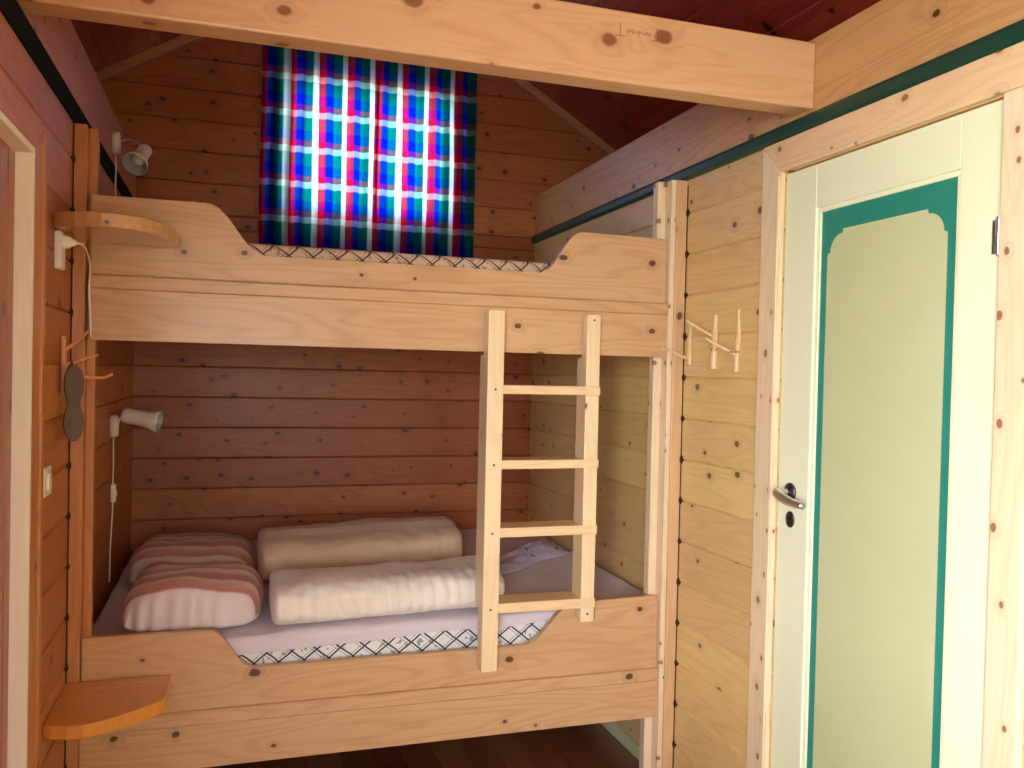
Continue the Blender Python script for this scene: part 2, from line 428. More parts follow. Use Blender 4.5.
# sloping mouldings where the gable meets the roof
for s in (-1, 1):
    bm = bmesh.new(); xe = XL if s < 0 else XR
    e = roof_z(xe)
    prism(bm, [(1.062, 3.60), (xe, e), (xe, e - .05), (1.062, 3.55)], 1, B - .03, B, bev=.003)
    trim(bm, M['gtrim'])
# baseboards seen under the bed
for nm, b4 in (('right', (W - .016, W, .12, B)), ('left', (0, .016, .12, B))):
    struct('baseboard_' + nm, box(*b4, 0, .052, bev=.003), M['baseboard'])
struct('baseboard_back', box(.016, W - .016, B - .016, B, 0, .052, bev=.003), M['baseboard'])

# windows
def window(name, axis, at, out, u0, u1, v0, v1, mull, glass_m=M['glass'], reveal=.05):
    w = bpy.data.objects.new(name, None); C.objects.link(w); w['kind'] = 'structure'
    def bb(bm, a, b, c, d, e, f):   # u, v, depth
        if axis == 1: return bx(bm, a, b, at + min(out * e, out * f), at + max(out * e, out * f), c, d, bev=.003)
        return bx(bm, at + min(out * e, out * f), at + max(out * e, out * f), a, b, c, d, bev=.003)
    fr = bmesh.new(); t = .045
    for a in ((u0, u1, v0, v0 + t), (u0, u1, v1 - t, v1), (u0, u0 + t, v0 + t, v1 - t), (u1 - t, u1, v0 + t, v1 - t)): bb(fr, *a, .02, .07)
    for k in range(1, mull):
        u = u0 + (u1 - u0) * k / mull; bb(fr, u - .02, u + .02, v0 + t, v1 - t, .025, .065)
    obj('window_frame', fr, M['winframe'], w)
    bm = bmesh.new(); bb(bm, u0 + t, u1 - t, v0 + t, v1 - t, .043, .047); obj('glass_pane', bm, glass_m, w)
    return w
window('window_1', 1, B, 1, *BW, 2)
window('window_2', 1, YF, -1, *FW, 2)
window('window_3', 0, 0, -1, *LW, 2)

# ------------------------------------------------------------------ right door
d1 = bpy.data.objects.new('door_1', None); C.objects.link(d1); d1.location = (W, (DY0 + DY1) / 2, 0); d1['kind'] = 'structure'
a0, a1 = DY0 + .006, DY1 - .006; X = W - .002
p0, p1, pz0, pz1 = -1.233, -.735, .16, 1.982       # panel opening
bm = bmesh.new()
# stiles and rails, with fine joint lines
bx(bm, X, X + .04, a0, p0, .012, DZ - .006, bev=.002); bx(bm, X, X + .04, p1, a1, .012, DZ - .006, bev=.002)
bx(bm, X + .0005, X + .04, p0, p1, pz1, DZ - .006, bev=.002); bx(bm, X + .0005, X + .04, p0, p1, .012, pz0, bev=.002)
obj('door_frame', bm, M['door'], d1)
# stepped bead round the panel opening
bm = bmesh.new()
def ringyz(bm, y0, y1, z0, z1, w, xa, xb):
    for q in ((y0, y1, z1 - w, z1), (y0, y1, z0, z0 + w), (y0, y0 + w, z0 + w, z1 - w), (y1 - w, y1, z0 + w, z1 - w)):
        bx(bm, xa, xb, q[0], q[1], q[2], q[3], bev=.0015)
ringyz(bm, p0, p1, pz0, pz1, .013, X + .006, X + .03)
obj('panel_bead', bm, M['door'], d1)
# teal border with scalloped corners round the olive field
q0, q1, qz0, qz1 = p0 + .012, p1 - .012, pz0 + .012, pz1 - .012
obj('door_panel', box(X + .0145, X + .03, q0, q1, qz0, qz1), M['panel'], d1)
bm = bmesh.new()
def field(y0, y1, z0, z1, r, stp):
    out = []
    def corner(cy, cz, sy, sz, flip):
        # small step, quarter round, small step; listed from the vertical side to the horizontal side
        pts = [(cy, cz - sz * (r + stp))]
        pts.append((cy - sy * stp * .0, cz - sz * (r + stp)))
        for k in range(11):
            t = k / 10 * PI / 2
            pts.append((cy - sy * (stp * .8 + (r) * (1 - math.cos(t))), cz - sz * (stp * .8 + r * (1 - math.sin(t)))))
        pts.append((cy - sy * (r + stp), cz))
        return pts if not flip else pts[::-1]
    out += corner(y0, z1, -1, 1, False); out += corner(y1, z1, 1, 1, True)
    out += corner(y1, z0, 1, -1, False); out += corner(y0, z0, -1, -1, True)
    return out
inner = field(q0 + .030, q1 - .024, qz0 + .06, qz1 - .058, .048, .014)
# outer rectangle projected radially so that rings pair up
n = len(inner)
cy, cz = (q0 + q1) / 2, (qz0 + qz1) / 2
quarter = n // 4
outer = []
cors = [(q0, qz1), (q1, qz1), (q1, qz0), (q0, qz0)]
for i, (yy, zz) in enumerate(inner):
    outer.append(cors[i // quarter])
xa, xb = X + .0125, X + .0145
vi = [bm.verts.new((xa, *p)) for p in inner]; vo = [bm.verts.new((xa, *c)) for c in cors]
vib = [bm.verts.new((xb, *p)) for p in inner]
for i in range(n):
    j = (i + 1) % n; ci, cj = i // quarter, (j // quarter) % 4
    if ci == cj:
        if (vi[i].co - vi[j].co).length > 1e-6: bm.faces.new([vi[i], vi[j], vo[ci]])
    else: bm.faces.new([vi[i], vi[j], vo[cj], vo[ci]])
    if (vi[i].co - vi[j].co).length > 1e-6: bm.faces.new([vi[i], vi[j], vib[j], vib[i]])
obj('painted_border', bm, M['teal'], d1)
# lever handle, key plate, hinge
HY, HZ = -.657, 1.176
h = bmesh.new(); lathe(h, (X, HY, HZ), (-1, 0, 0), [(0, 0), (0, .026), (.004, .026), (.008, .021), (.010, .012), (.014, .010), (.014, 0)])
rose = obj('handle_rose', h, M['darkmetal'], d1, smooth=True); rose['label'] = 'round dark steel rose'
h = bmesh.new()
tube(h, [(X - .008, HY, HZ), (X - .03, HY, HZ), (X - .046, HY - .002, HZ - .001), (X - .052, HY - .018, HZ - .006), (X - .053, HY - .05, HZ - .014), (X - .052, HY - .085, HZ - .020), (X - .050, HY - .122, HZ - .022)], lambda t: .0095 + .0045 * math.sin(PI * min(1, max(0, t * 1.1 - .1))), n=14)
lv = obj('lever_handle', h, M['chrome'], d1, smooth=True); lv['label'] = 'polished steel lever'
h = bmesh.new(); lathe(h, (X, HY - .003, 1.096), (-1, 0, 0), [(0, 0), (0, .019), (.003, .019), (.005, .015), (.005, 0)])
for v in h.verts: v.co.z = 1.096 + (v.co.z - 1.096) * 1.25
kp = obj('keyhole_plate', h, M['darkmetal'], d1, smooth=True)
h = bmesh.new(); lathe(h, (X - .0035, HY - .003, 1.100), (-1, 0, 0), [(0, 0), (0, .005), (.002, .005), (.002, 0)], n=14); bx(h, X - .0055, X - .003, HY - .0055, HY - .0005, 1.080, 1.098)
obj('keyhole', h, M['gap'], kp)
for zc in (1.815, .35):
    h = bmesh.new(); lathe(h, (X - .006, DY0 + .006, zc - .045), (0, 0, 1), [(0, 0), (.003, .003), (.006, .007), (.044, .007), (.0445, .006), (.0455, .006), (.046, .007), (.084, .007), (.087, .004), (.09, 0)], n=16)
    bx(h, X - .003, X - .0005, DY0 + .006, DY0 + .026, zc - .036, zc + .036)
    obj('hinge', h, M['chrome'], d1)
# casing: mitred head, two legs
bm = bmesh.new(); prism(bm, [(DY0 - .1, DZ + .002), (DY1 + .002, DZ + .002), (DY1 + .095, DZ + .094), (DY0 - .1, DZ + .094)], 0, W - .018, W, bev=.003)
trim(bm, M['casing_y'])
bm = bmesh.new(); prism(bm, [(DY1 + .002, 0), (DY1 + .095, 0), (DY1 + .095, DZ + .092), (DY1 + .002, DZ)], 0, W - .018, W, bev=.003)
bx(bm, W - .022, W - .018, DY1 + .006, DY1 + .022, 0, DZ - .01, bev=.0015)
trim(bm, M['casing'])
bm = bmesh.new(); bx(bm, W - .019, W, DY0 - .085, DY0 - .002, 0, DZ + .001, bev=.004)
trim(bm, M['casing'])
# unseen backing panel, added to seal the opening behind the leaf against outside light
bm = bmesh.new(); bx(bm, W + .042, W + .05, DY0 - .01, DY1 + .01, 0, DZ + .01)
trim(bm, M['casing'])

# ------------------------------------------------------------------ opening in the left wall with its recessed door
bm = bmesh.new()
bx(bm, -.09, .016, LO1 - .016, LO1, 0, LOZ, bev=.002); bx(bm, -.09, .016, LO0, LO0 + .016, 0, LOZ, bev=.002); bx(bm, -.09, .016, LO0 + .016, LO1 - .016, LOZ - .016, LOZ, bev=.002)
trim(bm, M['jamb'])
bm = bmesh.new()
prism(bm, [(LO1, 0), (LO1 + .118, 0), (LO1 + .118, LOZ + .060), (LO1, LOZ)], 0, 0, .016, bev=.003)
prism(bm, [(LO0, 0), (LO0 - .105, 0), (LO0 - .105, LOZ + .060), (LO0, LOZ)], 0, 0, .016, bev=.003)
bx(bm, .014, .022, LO1 + .075, LO1 + .103, 0, LOZ + .056, bev=.002)
trim(bm, M['pz_left'])
bm = bmesh.new(); prism(bm, [(LO0, LOZ), (LO1, LOZ), (LO1 + .118, LOZ + .060), (LO0 - .105, LOZ + .060)], 0, 0, .016, bev=.003)
trim(bm, M['wall_left'])
d2 = bpy.data.objects.new('door_2', None); C.objects.link(d2); d2.location = (-.06, -1.0, 0); d2['kind'] = 'structure'
bm = boards(bmesh.new(), lambda u, v, d: V(-.020 - d, v, u), .005, LOZ - .018, LO0 + .018, LO1 - .018, .11, .035, voff=.01)
M['door2'] = wood('reddish_board_door', (.42, .13, .055), (.30, .07, .03), K, 2, 1, .11, .01, seed=14)
obj('door_leaf', bm, M['door2'], d2)
obj('door_backing', box(-.10, -.091, LO0 - .03, LO1 + .03, 0, LOZ + .03), M['door2'], d2)  # unseen panel added to block sky light leaking past the leaf

# ------------------------------------------------------------------ tie beam
bm = bmesh.new(); bx(bm, 0, W, -.712, -.632, 2.266, 2.452, bev=.006, seg=3)
# the beam rests between the plates, its ends housed against them
tag(obj('ceiling_beam', bm, M['beam']), 'long pale pine tie beam with brown knots crossing above the bunk bed', 'beam')

bmk = bpy.data.objects['ceiling_beam']
M['ink'] = plain('faded_stamp_ink', (.36, .17, .10), .7)
b = bmesh.new()
for (xa_, xb_, za_, zb_) in ((1.395, 1.398, 2.385, 2.418), (1.500, 1.503, 2.385, 2.418), (1.383, 1.41, 2.384, 2.387), (1.488, 1.515, 2.384, 2.387)):
    bx(b, xa_, xb_, -.7124, -.7115, za_, zb_)
for k in range(9): bx(b, 1.415 + k * .008, 1.420 + k * .008, -.7124, -.7115, 2.395 + .003 * (k % 2), 2.405 - .003 * (k % 3 == 0))
st = obj('stamp_mark', b, M['ink'], bmk)
# ------------------------------------------------------------------ bunk bed
bed = thing('bunk_bed', 'pine bunk bed with scalloped guard boards built between the two side walls', 'bunk bed', (1.0, .8, 0))
def arc_profile(pts): return pts
def scallop(xa, xb, ztop, zdip, zbot, xs0, xs1, ys0, ys1, mirror_flat=False):
    """guard board outline: high ends, S-curves down to a long dip."""
    up = []
    up.append((xa, zbot)); up.append((xa, ztop - .004)); up.append((xa + .006, ztop))
    def S(x0, z0, x1, z1, k=14):
        r = []
        for i in range(k + 1):
            t = i / k; s = t
            zz = z0 + (z1 - z0) * (.5 - .5 * math.cos(PI * t)); r.append((x0 + (x1 - x0) * s, zz))
        return r
    up += S(xs0[0], ztop, xs0[1], zdip); up += S(xs1[0], zdip, xs1[1], ztop)
    up.append((xb - .02, ztop)); up.append((xb - .006, ztop - .004)); up.append((xb, ztop - .014)); up.append((xb, zbot))
    return up
# posts: an outer lath against the wall and an inner one set back behind the boards
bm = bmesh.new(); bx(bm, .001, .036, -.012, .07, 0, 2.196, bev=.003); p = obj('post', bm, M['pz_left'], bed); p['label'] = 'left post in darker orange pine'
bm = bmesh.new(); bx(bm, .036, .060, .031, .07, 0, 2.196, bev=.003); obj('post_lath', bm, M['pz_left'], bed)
bm = bmesh.new(); bx(bm, W - .045, W - .001, -.018, .07, 0, 2.208, bev=.003); obj('post', bm, M['pz'], bed)
bm = bmesh.new(); bx(bm, W - .064, W - .045, -.014, .07, 0, 2.208, bev=.003); obj('post_lath', bm, M['casing'], bed)
bm = bmesh.new(); bx(bm, W - .095, W - .064, .031, .07, 0, 2.208, bev=.003); obj('post_lath', bm, M['casing'], bed)
XA, XB = .048, W - .068
g = prism(bmesh.new(), scallop(XA, XB, 1.998, 1.849, 1.766, (.370, .540), (1.450, 1.600), 0, 0), 1, .004, .03, bev=.003)
obj('guard_board', g, M['px'], bed)
def rail(z0, z1, x0, x1):
    pts = [(-.003, z0), (-.003, z1 - .045), (-.010, z1 - .04), (-.010, z1 - .006), (-.004, z1), (.03, z1), (.03, z0)]
    return prism(bmesh.new(), pts, 0, x0, x1, bev=.002)
M['px2'] = wood('pine_rail', PL, PD, K, 0, 2, seed=22.4, kn=5.2, kr=.055, kp=.6)
M['px3'] = wood('pine_lower_guard', PL, PD, K, 0, 2, seed=33.3, kn=5, kr=.06, kp=.6)
M['px4'] = wood('pine_lower_rail', PL, PD, K, 0, 2, seed=47.8, kn=5.5, kr=.05, kp=.7)
obj('side_rail', rail(1.572, 1.766, XA, XB + .004), M['px2'], bed)
lg = [(XA - .01, .445), (XA - .01, .690)]
def S(x0, z0, x1, z1, k=14): return [(x0 + (x1 - x0) * i / k, z0 + (z1 - z0) * (.5 - .5 * math.cos(PI * i / k))) for i in range(k + 1)]
def Q(x0, z0, x1, z1, k=12, conc=True):
    # quarter-like dip: steep at the top, flat at the bottom
    return [(x0 + (x1 - x0) * math.sin(PI / 2 * i / k) ** 1.0 * 1.0, z0 + (z1 - z0) * (1 - math.cos(PI / 2 * i / k))) for i in range(k + 1)]
lg += S(.395, .688, .525, .563); lg += S(1.425, .563, 1.600, .695)
lg += [(1.70, .704), (XB - .014, .708), (XB - .004, .702), (XB, .69), (XB, .445)]
g = prism(bmesh.new(), lg, 1, .004, .03, bev=.003); obj('guard_board', g, M['px3'], bed)
obj('side_rail', rail(.268, .445, XA - .01, XB + .004), M['px4'], bed)
# bed bases and the cleats that carry them
for z in (1.665, .395):
    s = bmesh.new()
    for k in range(13): 
        xx = .06 + k * .149; bx(s, xx, xx + .09, .0305, B - .002, z, z + .02, bev=.002)
    obj('slats', s, M['py'], bed)
    s = bmesh.new(); bx(s, .001, .03, .071, B - .001, z - .05, z - .0005); bx(s, W - .03, W - .001, .071, B - .001, z - .05, z - .0005); bx(s, .03, W - .03, B - .03, B - .001, z - .05, z - .0005); bx(s, .077, W - .096, .0305, .06, z - .05, z - .0005)
    obj('cleat', s, M['py'], bed)
# dark plugged screws at the right-hand post
for z in (.414,):
    s = bmesh.new(); lathe(s, (W - .045, -.013, z), (0, -1, 0), [(0, .0055), (.002, .0055), (.003, .004), (.003, 0)], n=12); obj('screw', s, M['darkmetal'], bed)

# mattresses, sheet
def softbox(x0, x1, y0, y1, z0, z1, r, nx=60, amp=.004):
    bm = box(x0, x1, y0, y1, z0, z1, bev=r, seg=5); return bm
mb = softbox(.03, W - .03, .055, B - .01, .417, .628, .02)
for v in mb.verts: v.co.z += .017 * v.co.x * (v.co.z - .417) / .211
tag(obj('mattress', mb, M['lattice'], smooth=True), 'double mattress in pale ticking with dark diamond lattice on the lower bunk', 'mattress')
tag(obj('mattress', softbox(.03, W - .03, .05, B - .01, 1.687, 1.893, .02), M['lattice_upper'], smooth=True), 'lattice-patterned mattress on the upper bunk just below the plaid curtains', 'mattress')
bm = bmesh.new(); nx, ny = 150, 90; grid = []
x0, x1 = .028, W - .028
prof = []
for j in range(10): prof.append((.049, .585 + .035 * j / 9))
for j in range(1, 8): a = j / 7 * PI / 2; prof.append((.049 + .022 * (1 - math.cos(a)), .620 + .022 * math.sin(a)))
for j in range(1, 61): prof.append((.071 + (B - .012 - .071) * j / 60, .642))
for i in range(nx + 1):
    x = x0 + (x1 - x0) * i / nx; col = []
    for j, (y, z) in enumerate(prof):
        n1 = mn.noise(Vector((x * 3, y * 5, 0))) * .006 + mn.noise(Vector((x * 11, y * 9, 3))) * .0025
        if j < 10:
            z2 = z + (1 - j / 9) * (mn.noise(Vector((x * 4, 7, 0))) * .010 + .022 * (x - .5)) ; y2 = y - abs(n1) * .5
        else: z2 = z + max(n1, -.003) if z > .641 else z; y2 = y
        col.append(bm.verts.new((x, y2, z2 + .017 * x - .002)))
    grid.append(col)
for i in range(nx):
    for j in range(len(prof) - 1): bm.faces.new([grid[i][j], grid[i+1][j], grid[i+1][j+1], grid[i][j+1]])
sh = obj('bed_sheet', bm, M['sheet'], smooth=True); tag(sh, 'pale lilac fitted sheet stretched over the lower mattress', 'sheet')
md = sh.modifiers.new('t', 'SOLIDIFY'); md.thickness = .002; md.offset = -1

# rolled duvets
def duvet(name, x0, x1, y0, y1, z0, z1, m, label, sd, yaw=0, pleat=.004, flap=False, pw=2.6):
    bm = bmesh.new(); nx, na = 120, 64; rings = []
    for i in range(nx + 1):
        u = i / nx; x = x0 + (x1 - x0) * u
        e = min(1.0, (1 - abs(2 * u - 1)) / .07); e = math.sin(e * PI / 2) ** .5 if e > 0 else 0
        e = max(e, .02); ring = []
        for j in range(na):
            a = 2 * PI * j / na; ca, sa = math.cos(a), math.sin(a)
            cy = math.copysign(abs(ca) ** (2 / pw), ca); cz = math.copysign(abs(sa) ** (2 / pw), sa)
            ee = .55 + .45 * e if e > .021 else .0
            y = (y0 + y1) / 2 + cy * (y1 - y0) / 2 * ee; z = (z0 + z1) / 2 + cz * (z1 - z0) / 2 * ee
            # upper layer folded back: a soft step along the top
            if flap and sa > .3:
                z += .012 * (1 if ca > -.15 else 0) 
            w = mn.noise(Vector((x * 5 + sd, cy * 1.2, cz * 1.2 + sd))) * .012
            fr = max(0, -ca) ** .5
            ph = x * 150 + 5 * mn.noise(Vector((x * 6, sd, cz)))
            w += pleat * math.sin(ph) * fr * (.6 + .4 * mn.noise(Vector((x * 9, 2, sd))))
            w += mn.noise(Vector((x * 16 + sd, cy * 4, cz * 4))) * .005
            y += cy * w; z += cz * w if sa > 0 else 0
            z = max(z, z0)
            dx = (x - (x0 + x1) / 2); y += dx * yaw; z += .017 * (x - .58)
            ring.append(bm.verts.new((x, y, z)))
        rings.append(ring)
    for r0, r1 in zip(rings, rings[1:]):
        for j in range(na): bm.faces.new([r0[j], r0[(j+1) % na], r1[(j+1) % na], r1[j]])
    bm.faces.new(rings[0]); bm.faces.new(rings[-1])
    return tag(obj(name, bm, m, smooth=True), label, 'duvet')
ZM = .652
duvet('duvet', .580, 1.385, .054, .42, ZM + .002, .792, M['duvet'], 'white rolled duvet with fine pleats nearest the guard board on the lower bunk', 1.3, yaw=.04, pw=3.0, pleat=.006)
duvet('duvet', .555, 1.40, .66, 1.08, ZM + .006, .825, M['duvet2'], 'warm cream rolled duvet lying farther back against the wall on the lower bunk', 5.1, yaw=.10, pleat=.0015, flap=True, pw=3.0)

# pillows
def pillow(x0, x1, y0, y1, z0, h, label, sd, skew=0, sag=0):
    bm = bmesh.new(); uvl = bm.loops.layers.uv.new('UVMap'); N = 44; top = {}; bot = {}
    for i in range(N + 1):
        for j in range(N + 1):
            u, v = 2 * i / N - 1, 2 * j / N - 1
            su, sv = math.copysign(abs(math.sin(u * PI / 2)), u), math.copysign(abs(math.sin(v * PI / 2)), v)
            pin2 = 1 - .15 * (abs(su) ** 5); x_in = 1 - .13 * (abs(sv) ** 5)
            x = (x0 + x1) / 2 + su * (x1 - x0) / 2 * x_in; y = (y0 + y1) / 2 + sv * (y1 - y0) / 2 * pin2
            hh = (max(0, 1 - abs(su) ** 5) * max(0, 1 - abs(sv) ** 4.0)) ** .36
            wr = mn.noise(Vector((x * 7 + sd, y * 7, sd))) * .016 + mn.noise(Vector((x * 22 + sd, y * 9, sd))) * .004
            zt = z0 + .035 + (h - .035) * hh * (1 + sag * u) + wr * hh
            zb = z0 + .035 - .035 * hh
            # gathered front seam
            gat = .007 * math.sin(x * 130 + 3 * mn.noise(Vector((x * 8, 0, sd)))) * max(0, -v) ** 3
            x += skew * v * .06
            top[i, j] = (Vector((x, y - gat, zt)), (i / N, j / N)); bot[i, j] = (Vector((x, y - gat, zb)), (i / N, 0.0))
    vt = {}; vb = {}
    for k, (c, uv) in top.items(): vt[k] = bm.verts.new(c)
    for k, (c, uv) in bot.items():
        edge = k[0] in (0, N) or k[1] in (0, N)
        vb[k] = vt[k] if edge else bm.verts.new(c)
    for i in range(N):
        for j in range(N):
            ks = [(i, j), (i + 1, j), (i + 1, j + 1), (i, j + 1)]
            f = bm.faces.new([vt[k] for k in ks])
            for l, k in zip(f.loops, ks): l[uvl].uv = (k[0] / N, (k[1] / N) * .95 + .02)
            try:
                f = bm.faces.new([vb[k] for k in ks][::-1])
                for l, k in zip(f.loops, ks[::-1]): l[uvl].uv = (k[0] / N, .1)
            except ValueError: pass
    return tag(obj('pillow', bm, M['stripe'], smooth=True), label, 'pillow', None)
pillow(.135, .560, .09, .52, ZM - .001, .165, 'plump pink and cream striped pillow nearest the guard board on the lower bunk', 2.2, skew=.35, sag=-.08)
pillow(.085, .545, .68, 1.14, ZM - .001, .150, 'pink and cream striped pillow behind the front pillow in the far corner', 8.1, skew=.2, sag=-.05)
# crumpled sheet by the ladder
bm = bmesh.new(); gx, gy = 60, 40; G = []
hx, hy = 1.50, .62
hp = Vector((hx, hy, ZM))
for i in range(gx + 1):
    r = []
    for j in range(gy + 1):
        u, v = i / gx, j / gy
        x = hx - .08 + .52 * u; y = hy - .12 + .26 * v + .42 * u - .02
        e = min(1, 4 * min(u, 1 - u)) * min(1, 4 * min(v, 1 - v))
        y += mn.noise(Vector((x * 6, y * 6, 1))) * .03
        z = ZM + .024 + e * (.022 + .05 * max(0, u - .35)) * (1 + .8 * mn.noise(Vector((x * 5 + y * 8, y * 16 - x * 10, 2)))) + e * .010 * abs(mn.noise(Vector((x * 20, y * 20, 5))))
        x = min(x, W - .02)
        r.append(bm.verts.new((x, y, z)))
    G.append(r)
for i in range(gx):
    for j in range(gy): bm.faces.new([G[i][j], G[i+1][j], G[i+1][j+1], G[i][j+1]])
bm.transform(Matrix.Translation(-hp))
hs = obj('crumpled_sheet', bm, M['heap'], smooth=True); hs.location = hp
tag(hs, 'crumpled lilac sheet with a navy printed end behind the ladder', 'sheet')
md = hs.modifiers.new('t', 'SOLIDIFY'); md.thickness = .004; md.offset = 1

# ------------------------------------------------------------------ ladder
lad = thing('bunk_ladder', 'four-rung pale pine ladder leaning flat against the front of the bunk bed', 'ladder', (1.455, -.04, .5))
def stile(x0, x1, yf, zb, zt, zlow):
    pts = [(yf, zb), (-.0112, zb), (-.0112, zlow), (.034, zlow), (.034, 1.560), (-.0112, 1.560), (-.0112, zt), (yf, zt)]
    b = prism(bmesh.new(), pts, 0, x0, x1, bev=.0025); return b
st1 = obj('stile', stile(1.250, 1.306, -.062, .508, 1.708, .714), M['lad'], lad)
st2 = obj('stile', stile(1.606, 1.656, -.050, .648, 1.708, .714), M['lad'], lad)
for k, (z, dp) in enumerate(((1.462, .030), (1.211, .030), (.984, .032), (.731, .034))):
    r = box(1.3065, 1.6565, -.058, .045 if k < 3 else .05, z - dp, z, bev=.003)
    # notch so that the rung laps round the right-hand stile
    r = bmesh.new(); prism(r, [(1.3065, -.054), (1.658, -.054), (1.658, -.0505), (1.6055, -.0505), (1.6055, .055), (1.3065, .055)], 2, z - dp, z, bev=.002)
    obj('rung', r, M['rung'], lad)
    for xx, yy, par in ((1.278, -.062, st1),):
        s = bmesh.new(); lathe(s, (xx, yy, z - dp / 2), (0, -1, 0), [(-.001, .004), (.0008, .004), (.0012, .003), (.0012, 0)], n=10); obj('screw', s, M['darkmetal'], par)
for z in (1.69, .675):
    s = bmesh.new(); lathe(s, (1.632, -.050, z), (0, -1, 0), [(-.001, .004), (.0008, .004), (.0012, .003), (.0012, 0)], n=10); obj('screw', s, M['darkmetal'], st2)

# ------------------------------------------------------------------ corner shelves
def shelf(name, pts, z0, z1, label, m):
    bm = prism(bmesh.new(), pts, 2, z0, z1, bev=.004, seg=3)
    return tag(obj(name, bm, m), label, 'shelf')
up = [(.001, -.019), (.001, -.28), (.03, -.310), (.06, -.335), (.09, -.350), (.125, -.357), (.16, -.353), (.19, -.343), (.215, -.323), (.24, -.293), (.26, -.255), (.274, -.21), (.283, -.16), (.288, -.10), (.290, -.0145 - .0045)]
M['shelf_up'] = wood('upper_shelf_pine', (.62, .36, .18), (.50, .25, .11), K, 0, 1, seed=15.5, kn=5, kr=.03, kp=.3, rough=.2, coat=.8)
shelf('corner_shelf', up, 1.852, 1.890, 'rounded pine corner shelf high on the left post above the white socket', M['shelf_up'])
lo = [(.001, -.019), (.001, -.325), (.02, -.338), (.06, -.350), (.10, -.352), (.135, -.340), (.17, -.318), (.21, -.288), (.25, -.255), (.275, -.232), (.284, -.218), (.288, -.20), (.290, -.019)]
shelf('corner_shelf', lo, .533, .570, 'orange pine corner shelf low on the left post beside the lower rail', M['shelf'])

# ------------------------------------------------------------------ lamps
def spot(name, label, base_c, head_org, head_dir, L, cable_pts, arm, r0, r1, drop=None):
    base_c = Vector(base_c); t = thing(name, label, 'lamp', base_c)
    b = bmesh.new(); lathe(b, base_c - Vector((base_c.x - .001, 0, 0)), (1, 0, 0), [(0, 0), (0, .026), (.022, .026), (.028, .022), (.030, 0)], n=28)
    for v in b.verts: v.co.z = base_c.z + (v.co.z - base_c.z) * 1.65
    obj('wall_base', b, M['wenamel'], t, smooth=True)
    b = bmesh.new(); tube(b, arm, .005, n=10); 
    obj('arm', b, M['chrome'], t, smooth=True)
    d = Vector(head_dir).normalized(); s = L
    prof = [(0, 0), (0, r0 * .45), (.004, r0 * .8), (.014, r0), (s * .30, r0), (s * .34, r0 * .98), (s * .66, r0 * 1.05), (s * .70, r0 * 1.12), (s * .80, r1 * .86), (s, r1), (s, r1 - .003), (s * .80, r1 * .86 - .004), (s * .68, r0 * .9), (s * .45, r0 * .8), (s * .45, 0)]
    b = bmesh.new(); lathe(b, head_org, d, prof[:10] + [(s + .0005, r1 - .0015)], n=32)
    sh = obj('lamp_shade', b, M['wenamel'], t, smooth=True)
    b = bmesh.new(); lathe(b, head_org, d, [(s + .0005, r1 - .0015)] + prof[11:], n=32)
    obj('shade_lining', b, M['inner'], sh, smooth=True)
    b = bmesh.new(); lathe(b, Vector(head_org) + d * s * .45, d, [(0, .012), (s * .12, .014), (s * .2, .022), (s * .3, .024), (s * .38, .018), (s * .42, .008), (s * .43, 0)], n=20)
    obj('bulb', b, M['bulb'], t, smooth=True)
    b = bmesh.new(); tube(b, cable_pts, .0028, n=8); obj('cable', b, M['wplastic'], t, smooth=True)
    return t
# upper lamp, on the plate
uz = 2.342; uy = .80
tU = spot('wall_lamp', 'white spot lamp with grey inside, clipped high on the left wall above the upper bunk', (.0, uy, uz),
     (.128, .72, 2.315), (-.16, -.40, -.42), .118, [(.012, uy, uz - .042), (.014, uy, uz - .10), (.012, uy + .01, 2.18), (.016, uy + .01, 2.05), (.012, uy, 1.95)],
     [(.028, uy, uz + .01), (.06, uy - .02, uz + .012), (.085, uy - .04, uz + .002), (.118, uy - .07, uz - .022)], .026, .046)
# lower lamp
ly, lz = .86, 1.262
tL = spot('wall_lamp', 'white spot lamp pointing to the right on the left wall inside the lower bunk', (.0, ly, lz),
     (.042, ly + .0, 1.306), (.155, -.03, -.030), .142, [(.012, ly, lz - .042), (.013, ly, 1.12), (.012, ly, 1.03), (.012, ly, .93), (.010, ly - .03, .80), (.012, ly - .055, .665)],
     [(.028, ly, lz + .015), (.036, ly, lz + .03), (.042, ly, lz + .038), (.060, ly, 1.302)], .031, .043)
b = box(.004, .024, ly - .013, ly + .013, .965, 1.035, bev=.005, seg=3); sw = obj('inline_switch', b, M['wplastic'], tL)
b = box(.023, .028, ly - .006, ly + .006, .99, 1.01, bev=.002); obj('switch_rocker', b, M['wenamel'], sw)

# ------------------------------------------------------------------ socket with plugged cable, light switch
so = thing('wall_socket', 'white surface socket with a plugged-in cable under the high corner shelf', 'socket', (0, -.18, 1.80))
obj('socket_body', box(.0005, .018, -.272, -.205, 1.748, 1.848, bev=.005, seg=3), M['wplastic'], so)
b = bmesh.new(); lathe(b, (.018, -.235, 1.822), (1, 0, 0), [(-.001, .017), (.012, .016), (.022, .010), (.03, .006), (.03, 0)], n=20); pl = obj('plug', b, M['wplastic'], so, smooth=True)
b = bmesh.new(); tube(b, [(.046, -.235, 1.822), (.058, -.20, 1.822), (.062, -.14, 1.805), (.058, -.07, 1.775), (.050, -.03, 1.72), (.053, -.026, 1.65), (.055, -.022, 1.578)], .003, n=8); obj('cable', b, M['wplastic'], so, smooth=True)
ls = thing('light_switch', 'small white rocker light switch on the left wall beside the casing', 'light switch', (0, -.255, 1.195))
obj('switch_plate', box(.0005, .013, -.405, -.320, 1.165, 1.240, bev=.004, seg=3), M['wplastic'], ls)
